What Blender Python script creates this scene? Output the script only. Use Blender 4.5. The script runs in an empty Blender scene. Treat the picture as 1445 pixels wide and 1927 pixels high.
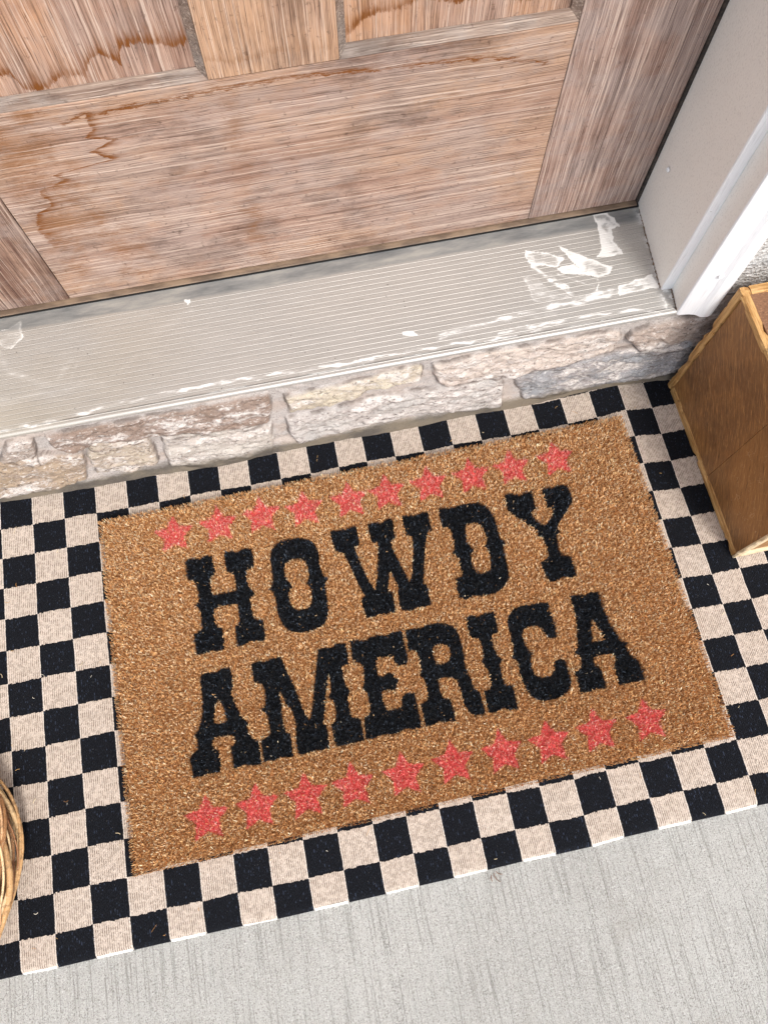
import bpy, math, random
import numpy as np
from mathutils import Matrix, Vector
rng = np.random.default_rng(7)
random.seed(7)
R = math.radians

# ------------------------------------------------------------------ camera
scene = bpy.context.scene
cd = bpy.data.cameras.new('camera'); cam = bpy.data.objects.new('camera', cd)
scene.collection.objects.link(cam); scene.camera = cam
cd.sensor_fit = 'HORIZONTAL'; cd.sensor_width = 36.0
cd.lens = 1366.83 / 1445 * 36.0
cd.clip_start = 0.02; cd.clip_end = 500
_r = [[0.9794041863724043, -0.201836902428462, -0.005413366262510159], [-0.1930243893188813, -0.9281027195306615, -0.3183817317747092], [0.05923702258116553, 0.31286931268162654, -0.9479471337252117]]
_M = Matrix((_r[0], [-v for v in _r[1]], [-v for v in _r[2]])).transposed().to_4x4()
_M.translation = Vector((0.46543, 0.116125, 0.966848))
cam.matrix_world = _M

# ------------------------------------------------------------------ sky, sun, exposure
SUN_EL, SUN_AZ = 53.0, 159.0      # azimuth clockwise from +Y (towards the door): the sun stands behind and right of the camera
SUN_STRENGTH, SUN_ANGLE, SKY, EXPOSURE = 1.45, 12.0, 0.145, 0.76
w = bpy.data.worlds.new('World'); scene.world = w; w.use_nodes = True
nt = w.node_tree; nt.nodes.clear()
sky = nt.nodes.new('ShaderNodeTexSky'); sky.sky_type = 'NISHITA'; sky.sun_disc = False
sky.sun_elevation = R(SUN_EL); sky.sun_rotation = R(SUN_AZ)
sky.air_density = 1.0; sky.dust_density = 3.0; sky.ozone_density = 1.0
bg = nt.nodes.new('ShaderNodeBackground'); bg.inputs['Strength'].default_value = SKY
ow = nt.nodes.new('ShaderNodeOutputWorld')
hs = nt.nodes.new('ShaderNodeHueSaturation'); hs.inputs['Saturation'].default_value = .6    # thin high cloud: a paler sky
nt.links.new(sky.outputs[0], hs.inputs['Color']); nt.links.new(hs.outputs[0], bg.inputs[0]); nt.links.new(bg.outputs[0], ow.inputs[0])
sl = bpy.data.lights.new('sun', 'SUN'); sl.energy = SUN_STRENGTH; sl.angle = R(SUN_ANGLE); sl.color = (1, .965, .92)
so = bpy.data.objects.new('sun', sl); scene.collection.objects.link(so)
sd = Vector((math.sin(R(SUN_AZ)) * math.cos(R(SUN_EL)), math.cos(R(SUN_AZ)) * math.cos(R(SUN_EL)), math.sin(R(SUN_EL))))
so.rotation_euler = sd.to_track_quat('Z', 'Y').to_euler(); so.location = sd * 5
scene.view_settings.view_transform = 'Standard'; scene.view_settings.look = 'None'
scene.view_settings.exposure = EXPOSURE; scene.view_settings.gamma = 1.0

# ------------------------------------------------------------------ helpers
COL = scene.collection
def srgb(r, g, b):
    f = lambda c: (c / 255 / 12.92) if c / 255 <= .04045 else ((c / 255 + .055) / 1.055) ** 2.4
    return (f(r), f(g), f(b), 1.0)
def tag(o, label=None, cat=None, group=None, kind=None):
    if label: o['label'] = label
    if cat: o['category'] = cat
    if group: o['group'] = group
    if kind: o['kind'] = kind
    return o
def empty(name, loc, label, cat, group=None):
    o = bpy.data.objects.new(name, None); COL.objects.link(o); o.location = loc; o.empty_display_size = .05
    bpy.context.view_layer.update()
    return tag(o, label, cat, group)
def link(name, me, mat, parent=None):
    o = bpy.data.objects.new(name, me); COL.objects.link(o)
    if mat: me.materials.append(mat)
    if parent:
        o.parent = parent
        pl = parent.location if parent.parent is None else parent.matrix_world.translation
        o.matrix_parent_inverse = parent.matrix_world.inverted()
    return o
def np_mesh(name, V, F, col=None, smooth=False, uv=None, extra=None):
    """V (n,3), F (m,k) all the same size; col (n,3) linear vertex colour"""
    me = bpy.data.meshes.new(name); V = np.asarray(V, np.float32); F = np.asarray(F, np.int32)
    me.vertices.add(len(V)); me.vertices.foreach_set('co', V.ravel())
    k = F.shape[1]; me.loops.add(F.size); me.loops.foreach_set('vertex_index', F.ravel())
    me.polygons.add(len(F)); me.polygons.foreach_set('loop_start', np.arange(0, F.size, k, dtype=np.int32))
    me.polygons.foreach_set('loop_total', np.full(len(F), k, np.int32))
    if smooth: me.polygons.foreach_set('use_smooth', np.ones(len(F), bool))
    if col is not None:
        a = me.color_attributes.new('Col', 'FLOAT_COLOR', 'POINT')
        c = np.ones((len(V), 4), np.float32); c[:, :3] = col; a.data.foreach_set('color', c.ravel())
    if uv is not None:
        l = me.uv_layers.new(name='UVMap'); l.data.foreach_set('uv', np.asarray(uv, np.float32)[F.ravel()].ravel())
    for nm, arr in (extra or {}).items():
        a = me.attributes.new(nm, 'FLOAT', 'POINT'); a.data.foreach_set('value', np.asarray(arr, np.float32))
    me.update(calc_edges=True); me.validate()
    return me
def grid_faces(nu, nv):
    i, j = np.meshgrid(np.arange(nu - 1), np.arange(nv - 1), indexing='ij')
    a = (i * nv + j).ravel(); return np.stack([a, a + nv, a + nv + 1, a + 1], 1)
def raw(name, vs, fs, mat, parent=None, bevel=0, seg=2):
    me = bpy.data.meshes.new(name); me.from_pydata([tuple(v) for v in vs], [], fs); me.update()
    o = link(name, me, mat, parent)
    import bmesh
    bm = bmesh.new(); bm.from_mesh(me); bmesh.ops.recalc_face_normals(bm, faces=bm.faces)
    if bevel:
        bmesh.ops.bevel(bm, geom=bm.edges[:], offset=bevel, segments=seg, affect='EDGES', profile=.6)
    bm.to_mesh(me); bm.free()
    return o
def box(name, a, b, mat, parent=None, bevel=.001, seg=2):
    x0, y0, z0 = a; x1, y1, z1 = b
    v = [(x0,y0,z0),(x1,y0,z0),(x1,y1,z0),(x0,y1,z0),(x0,y0,z1),(x1,y0,z1),(x1,y1,z1),(x0,y1,z1)]
    f = [(0,3,2,1),(4,5,6,7),(0,1,5,4),(1,2,6,5),(2,3,7,6),(3,0,4,7)]
    return raw(name, v, f, mat, parent, bevel, seg)
def prism(name, poly, axis, t0, t1, mat, parent=None, bevel=0):
    """poly in the two other axes, extruded along axis"""
    def P(a, b, t): return {'x': (t, a, b), 'y': (a, t, b), 'z': (a, b, t)}[axis]
    n = len(poly); v = [P(a, b, t0) for a, b in poly] + [P(a, b, t1) for a, b in poly]
    f = [tuple(range(n)), tuple(range(2 * n - 1, n - 1, -1))] + [(i, (i + 1) % n, n + (i + 1) % n, n + i) for i in range(n)]
    return raw(name, v, f, mat, parent, bevel)
def vnoise(x, y, seed=0):
    """smooth value noise, unit cell"""
    r = np.random.default_rng(seed); T = r.random((257, 257)).astype(np.float64)
    xi = np.floor(x).astype(int); yi = np.floor(y).astype(int); fx = x - xi; fy = y - yi
    fx = fx * fx * (3 - 2 * fx); fy = fy * fy * (3 - 2 * fy)
    g = lambda a, b: T[a % 257, b % 257]
    return (g(xi, yi) * (1 - fx) + g(xi + 1, yi) * fx) * (1 - fy) + (g(xi, yi + 1) * (1 - fx) + g(xi + 1, yi + 1) * fx) * fy - .5
def fbm(x, y, seed=0, octs=4, gain=.5):
    s = 0; a = 1
    for k in range(octs): s = s + a * vnoise(x * 2 ** k + 17.3 * k, y * 2 ** k + 5.1 * k, seed + k); a *= gain
    return s
def inside(px, py, poly):
    r = np.zeros(px.shape, bool); n = len(poly)
    for i in range(n):
        (x0, y0), (x1, y1) = poly[i], poly[(i + 1) % n]
        if y0 == y1: continue
        c = ((y0 > py) != (y1 > py)) & (px < (x1 - x0) * (py - y0) / (y1 - y0) + x0); r ^= c
    return r
def pdist(px, py, pts, closed):
    d = np.full(px.shape, 1e9); n = len(pts)
    for i in range(n if closed else n - 1):
        (x0, y0), (x1, y1) = pts[i], pts[(i + 1) % n]; dx, dy = x1 - x0, y1 - y0; L = dx * dx + dy * dy + 1e-12
        t = np.clip(((px - x0) * dx + (py - y0) * dy) / L, 0, 1)
        d = np.minimum(d, np.hypot(px - x0 - t * dx, py - y0 - t * dy))
    return d
def tubes(name, lines, radii, mat, parent=None, sides=5, col=None):
    """lines: (n,m,3) polylines of equal length"""
    L = np.asarray(lines, float); n, m, _ = L.shape
    T = np.gradient(L, axis=1); T /= np.linalg.norm(T, axis=2, keepdims=True) + 1e-9
    up = np.array([.13, .21, 1.0]); A = np.cross(T, up); A /= np.linalg.norm(A, axis=2, keepdims=True) + 1e-9; B = np.cross(T, A)
    an = np.arange(sides) / sides * 2 * np.pi
    rad = np.asarray(radii)
    if rad.ndim == 1: rad = np.repeat(rad[:, None], m, 1)
    V = L[:, :, None, :] + rad[:, :, None, None] * (np.cos(an)[None, None, :, None] * A[:, :, None, :] + np.sin(an)[None, None, :, None] * B[:, :, None, :])
    base = (np.arange(n) * m * sides)[:, None, None]; i = np.arange(m - 1)[None, :, None] * sides; s = np.arange(sides)[None, None, :]; s2 = (s + 1) % sides
    F = np.stack(np.broadcast_arrays(base + i + s, base + i + s2, base + i + sides + s2, base + i + sides + s), -1).reshape(-1, 4)
    c = None if col is None else np.repeat(np.asarray(col), m * sides, 0)
    return link(name, np_mesh(name, V.reshape(-1, 3), F, col=c, smooth=True), mat, parent)

class NT:
    """small node-graph builder"""
    def __init__(s, name):
        s.mat = bpy.data.materials.new(name); s.mat.use_nodes = True; s.t = s.mat.node_tree
        s.b = s.t.nodes['Principled BSDF']; s.b.inputs['Roughness'].default_value = .8
        s.co = s.t.nodes.new('ShaderNodeTexCoord').outputs['Object']
    def n(s, t, **k):
        o = s.t.nodes.new(t)
        for a, b in k.items(): setattr(o, a, b)
        return o
    def set(s, inp, v):
        if hasattr(v, 'is_linked') or isinstance(v, bpy.types.NodeSocket): s.t.links.new(v, inp)
        else: inp.default_value = v
    def m(s, op, a, b=0.0, c=None, clamp=False):
        o = s.n('ShaderNodeMath', operation=op, use_clamp=clamp); s.set(o.inputs[0], a); s.set(o.inputs[1], b)
        if c is not None: s.set(o.inputs[2], c)
        return o.outputs[0]
    def scale(s, v, sc, off=(0, 0, 0)):
        o = s.n('ShaderNodeMapping'); s.set(o.inputs['Vector'], v); o.inputs['Scale'].default_value = sc; o.inputs['Location'].default_value = off
        return o.outputs[0]
    def noise(s, v, sc=1.0, det=4, rough=.55, dist=0.0):
        o = s.n('ShaderNodeTexNoise'); s.set(o.inputs['Vector'], v); o.inputs['Scale'].default_value = sc
        o.inputs['Detail'].default_value = det; o.inputs['Roughness'].default_value = rough; o.inputs['Distortion'].default_value = dist
        return o.outputs['Fac']
    def voro(s, v, sc=1.0, feat='F1', out='Distance'):
        o = s.n('ShaderNodeTexVoronoi', feature=feat); s.set(o.inputs['Vector'], v); o.inputs['Scale'].default_value = sc
        return o.outputs[out]
    def mr(s, v, a, b, c=0.0, d=1.0, smooth=True):
        o = s.n('ShaderNodeMapRange'); o.interpolation_type = 'SMOOTHSTEP' if smooth else 'LINEAR'
        s.set(o.inputs[0], v); s.set(o.inputs[1], a); s.set(o.inputs[2], b); s.set(o.inputs[3], c); s.set(o.inputs[4], d)
        return o.outputs[0]
    def mix(s, f, a, b, mode='MIX'):
        o = s.n('ShaderNodeMix', data_type='RGBA', blend_type=mode); s.set(o.inputs[0], f); s.set(o.inputs[6], a); s.set(o.inputs[7], b)
        return o.outputs[2]
    def ramp(s, v, stops):
        o = s.n('ShaderNodeValToRGB'); s.set(o.inputs[0], v); e = o.color_ramp.elements
        while len(e) < len(stops): e.new(.5)
        for q, (p, c) in zip(e, stops): q.position = p; q.color = c
        return o.outputs[0]
    def sep(s, v=None):
        o = s.n('ShaderNodeSeparateXYZ'); s.set(o.inputs[0], s.co if v is None else v); return o.outputs
    def comb(s, x, y, z):
        o = s.n('ShaderNodeCombineXYZ'); s.set(o.inputs[0], x); s.set(o.inputs[1], y); s.set(o.inputs[2], z); return o.outputs[0]
    def attr(s, name, out='Fac'):
        o = s.n('ShaderNodeAttribute', attribute_name=name); return o.outputs[out]
    def curve(s, v, pts):
        """traced function of a coordinate in metres; pts [(x, y)] in metres"""
        x0, x1 = pts[0][0], pts[-1][0]; ys = [p[1] for p in pts]; y0, y1 = min(ys), max(ys)
        t = s.mr(v, x0, x1, 0.0, 1.0, smooth=False)
        o = s.n('ShaderNodeFloatCurve'); s.set(o.inputs[1], t); cm = o.mapping; c = cm.curves[0]
        P = [((p[0] - x0) / (x1 - x0), (p[1] - y0) / (y1 - y0)) for p in pts]
        while len(c.points) < len(P): c.points.new(.5, .5)
        for q, (a, b) in zip(c.points, P): q.location = (a, b); q.handle_type = 'VECTOR'
        cm.update()
        return s.m('MULTIPLY_ADD', o.outputs[0], y1 - y0, y0)
    def done(s, col, rough=None, bump=None, bs=.3, bd=.001, metal=None, spec=None):
        s.set(s.b.inputs['Base Color'], col)
        if rough is not None: s.set(s.b.inputs['Roughness'], rough)
        if metal is not None: s.set(s.b.inputs['Metallic'], metal)
        if spec is not None: s.b.inputs['Specular IOR Level'].default_value = spec
        if bump is not None:
            o = s.n('ShaderNodeBump'); o.inputs['Strength'].default_value = bs; o.inputs['Distance'].default_value = bd
            s.set(o.inputs['Height'], bump); s.t.links.new(o.outputs[0], s.b.inputs['Normal'])
        return s.mat

# ------------------------------------------------------------------ traced outlines (0.1 mm in the mat, mm elsewhere)
GLYPHS={'H':[[(-2681,1466),(-2621,1472),(-2533,1460),(-2490,1439),(-2451,1464),(-2396,1471),(-2316,1458),(-2312,1353),(-2303,1229),(-2319,1176),(-2358,1156),(-2380,1124),(-2384,1032),(-2379,902),(-2303,909),(-2178,906),(-2067,908),(-2055,1016),(-2059,1110),(-2089,1149),(-2148,1181),(-2157,1300),(-2148,1460),(-2079,1464),(-2018,1450),(-1981,1423),(-1936,1452),(-1853,1457),(-1777,1446),(-1768,1329),(-1775,1170),(-1843,1166),(-1883,1147),(-1896,1056),(-1893,962),(-1877,894),(-1842,859),(-1819,808),(-1869,773),(-1893,733),(-1896,624),(-1894,524),(-1872,466),(-1822,450),(-1771,439),(-1772,292),(-1789,163),(-1927,175),(-1995,190),(-2051,163),(-2153,152),(-2161,244),(-2158,411),(-2108,450),(-2081,484),(-2071,608),(-2076,722),(-2204,732),(-2328,731),(-2382,721),(-2396,651),(-2398,544),(-2374,467),(-2316,441),(-2314,330),(-2319,208),(-2337,142),(-2492,180),(-2590,162),(-2690,157),(-2699,255),(-2700,445),(-2629,460),(-2586,486),(-2569,581),(-2568,716),(-2591,775),(-2625,823),(-2583,869),(-2565,906),(-2565,1007),(-2578,1111),(-2624,1168),(-2685,1186),(-2687,1312)]],'O':[[(-1127,1454),(-1035,1429),(-963,1379),(-913,1305),(-892,1225),(-894,1126),(-902,1020),(-892,903),(-873,833),(-827,807),(-871,760),(-889,691),(-896,588),(-891,491),(-902,374),(-939,279),(-1007,208),(-1107,167),(-1217,156),(-1324,164),(-1411,194),(-1487,246),(-1529,313),(-1554,397),(-1569,495),(-1572,614),(-1573,727),(-1590,787),(-1635,821),(-1586,858),(-1566,911),(-1555,998),(-1556,1088),(-1552,1186),(-1540,1283),(-1508,1359),(-1445,1421),(-1358,1465),(-1253,1468)],[(-1178,1167),(-1120,1133),(-1081,1084),(-1070,1015),(-1072,917),(-1096,849),(-1137,797),(-1092,759),(-1076,699),(-1084,612),(-1103,529),(-1144,478),(-1209,460),(-1301,468),(-1356,512),(-1386,582),(-1389,679),(-1377,748),(-1321,776),(-1325,826),(-1361,890),(-1390,970),(-1384,1051),(-1352,1126),(-1272,1171)]],'W':[[(-676,1455),(-571,1451),(-480,1431),(-405,1452),(-311,1444),(-309,1313),(-312,1166),(-387,1158),(-387,1073),(-359,922),(-330,783),(-292,632),(-241,515),(-178,679),(-123,906),(-80,1079),(-71,1151),(-153,1181),(-157,1330),(-151,1447),(-62,1446),(28,1420),(119,1457),(202,1451),(187,1280),(178,1158),(106,1149),(114,1000),(159,833),(195,681),(235,524),(295,635),(340,806),(386,978),(409,1132),(340,1166),(331,1311),(334,1454),(429,1452),(506,1423),(595,1447),(702,1441),(694,1281),(700,1156),(635,1157),(587,1057),(527,874),(467,670),(408,468),(447,436),(445,307),(444,156),(341,155),(253,174),(176,139),(56,165),(34,245),(51,428),(70,459),(51,581),(14,732),(-40,589),(-74,461),(-23,432),(-27,281),(-43,158),(-183,171),(-259,187),(-334,158),(-434,168),(-446,303),(-446,442),(-395,466),(-430,580),(-462,705),(-490,854),(-529,1007),(-563,1099),(-661,1169),(-676,1332)]],'D':[[(852,1451),(939,1447),(1051,1423),(1104,1436),(1207,1444),(1306,1436),(1404,1425),(1477,1381),(1527,1317),(1565,1238),(1583,1147),(1584,1060),(1578,975),(1583,870),(1612,821),(1643,785),(1594,740),(1578,650),(1583,565),(1575,474),(1570,383),(1549,305),(1501,233),(1428,175),(1338,142),(1229,129),(1119,138),(1020,162),(959,143),(900,134),(833,154),(832,248),(838,435),(888,441),(944,453),(947,527),(955,626),(956,710),(892,782),(888,800),(933,833),(948,923),(952,1025),(951,1120),(910,1155),(850,1168),(845,1282)],[(1293,1141),(1364,1108),(1386,1051),(1394,972),(1398,876),(1372,822),(1344,781),(1378,736),(1386,658),(1370,552),(1337,459),(1278,435),(1213,435),(1148,467),(1123,531),(1115,625),(1137,729),(1201,783),(1158,826),(1120,903),(1127,995),(1150,1102),(1182,1147)]],'Y':[[(1792,1450),(1886,1457),(1973,1424),(2031,1398),(2065,1427),(2175,1426),(2181,1324),(2185,1232),(2173,1161),(2106,1140),(2098,1096),(2128,1018),(2178,953),(2232,901),(2310,960),(2373,1027),(2411,1110),(2339,1148),(2338,1262),(2336,1437),(2422,1432),(2487,1414),(2555,1436),(2700,1418),(2700,1358),(2717,1299),(2704,1155),(2614,1074),(2537,992),(2441,905),(2389,844),(2387,809),(2413,781),(2356,736),(2337,643),(2322,532),(2340,450),(2447,409),(2449,305),(2461,216),(2441,118),(2342,120),(2250,151),(2183,123),(2064,119),(2046,204),(2038,291),(2027,414),(2078,429),(2152,465),(2163,575),(2160,681),(2153,745),(2095,784),(2112,811),(2061,907),(1989,985),(1924,1062),(1832,1136),(1791,1208),(1790,1299)]],'A':[[(-2683,-100),(-2581,-92),(-2480,-105),(-2407,-78),(-2292,-88),(-2281,-187),(-2280,-323),(-2322,-382),(-2306,-503),(-2272,-618),(-2232,-743),(-2159,-820),(-2192,-866),(-2179,-950),(-2141,-1024),(-2071,-1063),(-2067,-1193),(-2083,-1348),(-2181,-1337),(-2293,-1307),(-2353,-1322),(-2433,-1332),(-2429,-1194),(-2430,-1058),(-2377,-1037),(-2352,-1010),(-2377,-928),(-2492,-911),(-2609,-910),(-2638,-940),(-2651,-1002),(-2627,-1039),(-2581,-1066),(-2578,-1162),(-2578,-1281),(-2594,-1333),(-2764,-1316),(-2833,-1336),(-2933,-1322),(-2942,-1226),(-2948,-1082),(-2892,-1030),(-2838,-1002),(-2827,-916),(-2825,-868),(-2861,-827),(-2790,-761),(-2742,-657),(-2709,-532),(-2695,-368),(-2694,-233)],[(-2495,-457),(-2463,-527),(-2441,-615),(-2429,-733),(-2469,-753),(-2537,-755),(-2592,-727),(-2565,-621),(-2538,-519)]],'M':[[(-2012,-89),(-1939,-83),(-1833,-111),(-1752,-90),(-1620,-97),(-1597,-223),(-1555,-364),(-1515,-514),(-1486,-660),(-1457,-804),(-1403,-958),(-1345,-818),(-1286,-617),(-1227,-413),(-1136,-102),(-1073,-93),(-953,-113),(-878,-74),(-764,-93),(-768,-226),(-780,-367),(-866,-382),(-876,-489),(-874,-620),(-825,-706),(-868,-783),(-880,-897),(-878,-1025),(-768,-1070),(-774,-1204),(-774,-1339),(-953,-1341),(-1114,-1343),(-1145,-1279),(-1141,-1062),(-1074,-1024),(-1056,-902),(-1066,-783),(-1120,-723),(-1070,-664),(-1057,-537),(-1054,-434),(-1098,-550),(-1145,-712),(-1183,-853),(-1236,-1021),(-1202,-1070),(-1208,-1214),(-1217,-1346),(-1380,-1331),(-1468,-1343),(-1600,-1335),(-1619,-1259),(-1598,-1078),(-1584,-966),(-1592,-828),(-1620,-737),(-1658,-708),(-1682,-628),(-1704,-527),(-1719,-523),(-1721,-630),(-1710,-696),(-1726,-788),(-1728,-925),(-1715,-1042),(-1665,-1063),(-1667,-1197),(-1676,-1344),(-1827,-1321),(-1904,-1335),(-2046,-1325),(-2050,-1217),(-2041,-1065),(-1957,-1042),(-1919,-1008),(-1910,-885),(-1921,-757),(-1983,-701),(-1922,-661),(-1902,-569),(-1901,-462),(-1921,-382),(-2015,-351),(-2016,-220)]],'E':[[(-704,-81),(-621,-85),(-535,-122),(-462,-96),(-366,-83),(-275,-94),(-212,-116),(-155,-86),(-12,-96),(-22,-217),(-9,-346),(-8,-454),(-52,-536),(-158,-521),(-189,-473),(-197,-397),(-286,-377),(-386,-372),(-428,-413),(-434,-502),(-436,-609),(-362,-612),(-314,-582),(-251,-604),(-239,-660),(-186,-704),(-237,-766),(-268,-832),(-330,-810),(-378,-800),(-435,-796),(-439,-891),(-425,-1038),(-333,-1050),(-224,-1042),(-197,-920),(-131,-886),(-29,-908),(-25,-1037),(-29,-1195),(-39,-1342),(-159,-1332),(-243,-1306),(-315,-1337),(-398,-1346),(-555,-1316),(-659,-1348),(-750,-1320),(-741,-1198),(-726,-1068),(-661,-1050),(-628,-1010),(-619,-908),(-621,-796),(-632,-753),(-674,-712),(-639,-662),(-615,-570),(-605,-441),(-639,-384),(-719,-342),(-715,-218)]],'R':[[(33,-95),(122,-95),(233,-113),(328,-89),(455,-91),(564,-118),(653,-172),(698,-252),(710,-356),(716,-483),(704,-605),(689,-738),(719,-867),(731,-1015),(796,-1078),(790,-1196),(796,-1317),(774,-1353),(649,-1332),(591,-1272),(564,-1183),(560,-1099),(554,-977),(541,-877),(481,-815),(386,-795),(309,-802),(305,-899),(310,-1032),(398,-1076),(409,-1185),(405,-1350),(290,-1343),(199,-1311),(131,-1338),(21,-1337),(18,-1219),(18,-1059),(106,-1030),(132,-970),(139,-863),(134,-777),(88,-706),(123,-640),(126,-542),(121,-429),(107,-382),(21,-370),(22,-282)],[(426,-372),(508,-400),(547,-446),(541,-532),(509,-600),(428,-626),(329,-617),(321,-534),(325,-423),(348,-378)]],'I':[[(849,-101),(932,-94),(1037,-123),(1094,-98),(1229,-106),(1230,-246),(1223,-387),(1142,-388),(1117,-481),(1121,-604),(1138,-680),(1187,-726),(1134,-787),(1124,-868),(1122,-987),(1133,-1060),(1225,-1080),(1223,-1220),(1214,-1380),(1088,-1359),(1024,-1328),(944,-1356),(836,-1354),(836,-1218),(844,-1074),(926,-1062),(949,-1020),(964,-917),(956,-808),(905,-725),(946,-662),(964,-521),(955,-415),(848,-373),(848,-250)]],'C':[[(1967,-136),(1964,-274),(1974,-413),(1957,-595),(1869,-600),(1825,-578),(1802,-487),(1758,-422),(1653,-396),(1561,-410),(1524,-476),(1518,-585),(1537,-674),(1579,-744),(1533,-818),(1527,-925),(1539,-1011),(1599,-1059),(1693,-1074),(1758,-1058),(1805,-985),(1822,-905),(1884,-883),(1977,-903),(1976,-1010),(1980,-1118),(1961,-1220),(1909,-1291),(1821,-1342),(1693,-1361),(1584,-1361),(1486,-1322),(1409,-1253),(1371,-1151),(1354,-1018),(1359,-912),(1355,-792),(1308,-740),(1343,-681),(1357,-587),(1366,-442),(1365,-306),(1406,-203),(1488,-133),(1596,-106),(1732,-117),(1846,-116)]],'A2':[[(2271,-115),(2375,-120),(2484,-148),(2557,-124),(2665,-138),(2672,-261),(2670,-390),(2689,-574),(2723,-709),(2761,-831),(2838,-873),(2794,-926),(2824,-1032),(2900,-1111),(2913,-1225),(2902,-1369),(2760,-1375),(2688,-1365),(2558,-1373),(2561,-1246),(2567,-1113),(2625,-1051),(2612,-974),(2478,-951),(2347,-960),(2328,-1061),(2391,-1105),(2394,-1235),(2389,-1367),(2250,-1349),(2169,-1367),(2044,-1365),(2047,-1232),(2053,-1087),(2139,-1057),(2160,-987),(2171,-909),(2114,-847),(2172,-804),(2219,-650),(2256,-506),(2275,-382),(2269,-251)],[(2471,-463),(2508,-573),(2542,-670),(2542,-771),(2470,-774),(2396,-764),(2428,-620)]]}
STARS=[(-2785,1860),(-2164,1868),(-1567,1874),(-962,1838),(-328,1841),(207,1838),(811,1830),(1426,1826),(2013,1823),(2659,1824),(-2827,-1825),(-2205,-1826),(-1601,-1832),(-1009,-1837),(-375,-1842),(257,-1833),(886,-1839),(1493,-1856),(2117,-1846),(2773,-1859)]
STONES={'U1':[(77,158),(107,145),(93,88),(50,106)],'U2':[(123,148),(206,158),(304,157),(405,146),(407,112),(394,78),(339,73),(251,91),(176,96),(133,93),(120,112)],'U3':[(425,135),(510,138),(604,151),(607,136),(603,110),(537,109),(479,91),(425,91)],'U4':[(620,145),(676,155),(760,156),(866,150),(878,123),(869,96),(806,79),(722,83),(636,87),(619,121)],'U5':[(889,138),(954,149),(1002,140),(1049,119),(1021,62),(947,70),(911,85),(886,120)],'L0':[(29,104),(90,105),(151,88),(129,22),(75,9),(-17,17)],'L1':[(171,113),(237,95),(236,65),(231,29),(190,17),(145,34),(151,79)],'L2':[(256,96),(319,88),(397,74),(396,36),(385,-3),(314,-5),(242,14),(246,60)],'L3':[(418,78),(461,76),(535,90),(645,84),(715,87),(724,58),(725,9),(651,17),(580,34),(503,20),(425,13),(417,44)],'L4':[(736,73),(764,88),(832,85),(882,96),(983,89),(1032,29),(950,9),(876,11),(788,5),(758,17)]}
RES= [('p',1,3,[(874,735),(888,734),(898,725),(904,709),(892,707),(889,686),(894,666),(880,666),(860,668),(871,679),(870,692),(876,715),(873,724)]),('p',0.9,3,[(771,697),(793,689),(816,676),(806,665),(774,672),(768,679)]),('p',0.9,3,[(813,696),(826,685),(844,672),(858,660),(874,649),(868,640),(851,637),(836,645),(809,652),(805,661),(826,663),(838,654),(825,670)]),('l',1,5,[(773,670),(811,621)]),('l',0.8,3,[(792,655),(814,622)]),('l',0.9,2,[(802,653),(840,625)]),('l',0.8,2,[(850,635),(843,618),(824,608)]),('p',0.55,3,[(759,658),(774,653),(784,632),(804,622),(809,615),(785,616),(761,619),(759,640)]),('l',1,8,[(921,616),(872,612),(811,609),(765,608)]),('l',0.8,5,[(810,607),(764,604),(711,603)]),('l',0.8,4,[(912,572),(879,581),(828,585),(758,583),(706,584)]),('p',0.9,4,[(873,618),(923,628),(923,607),(870,606)]),('p',0.6,3,[(91,717),(116,725),(117,700),(102,687),(90,692),(71,709)]),('l',0.5,6,[(74,699),(87,683),(95,654),(133,631),(162,618)]),('l',0.5,6,[(154,632),(174,655)]),('l',0.45,4,[(183,651),(170,623)]),('l',0.4,9,[(329,695),(282,673)]),('l',0.25,5,[(282,673),(239,632),(210,615)]),('l',0.4,10,[(71,614),(84,614),(162,618),(207,616)]),('l',0.7,5,[(67,574),(83,574),(130,573),(185,578),(227,584),(316,584)]),('l',0.9,4,[(303,584),(368,585),(450,581),(541,578)]),('l',0.9,3,[(528,582),(621,580),(697,576),(774,578)]),('l',0.6,9,[(633,594),(668,598),(721,603),(780,600)]),('p',0.8,2,[(585,609),(602,608),(602,600),(585,602)]),('p',1,1,[(324,712),(328,712),(329,707),(327,705)]),('l',0.35,4,[(625,591),(647,583),(699,584)])]
BASE=[(-0.004,0.5591),(0.084,0.554),(0.129,0.5527),(0.176,0.553),(0.218,0.5536),(0.263,0.5514),(0.303,0.5491),(0.348,0.5513),(0.392,0.5528),(0.433,0.5516),(0.476,0.5522),(0.518,0.5522),(0.562,0.553),(0.605,0.5526),(0.646,0.5516),(0.689,0.5527),(0.733,0.551),(0.775,0.5529),(0.821,0.5548),(0.867,0.5573),(0.909,0.5567),(0.95,0.5527),(0.98,0.5484)]

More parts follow.
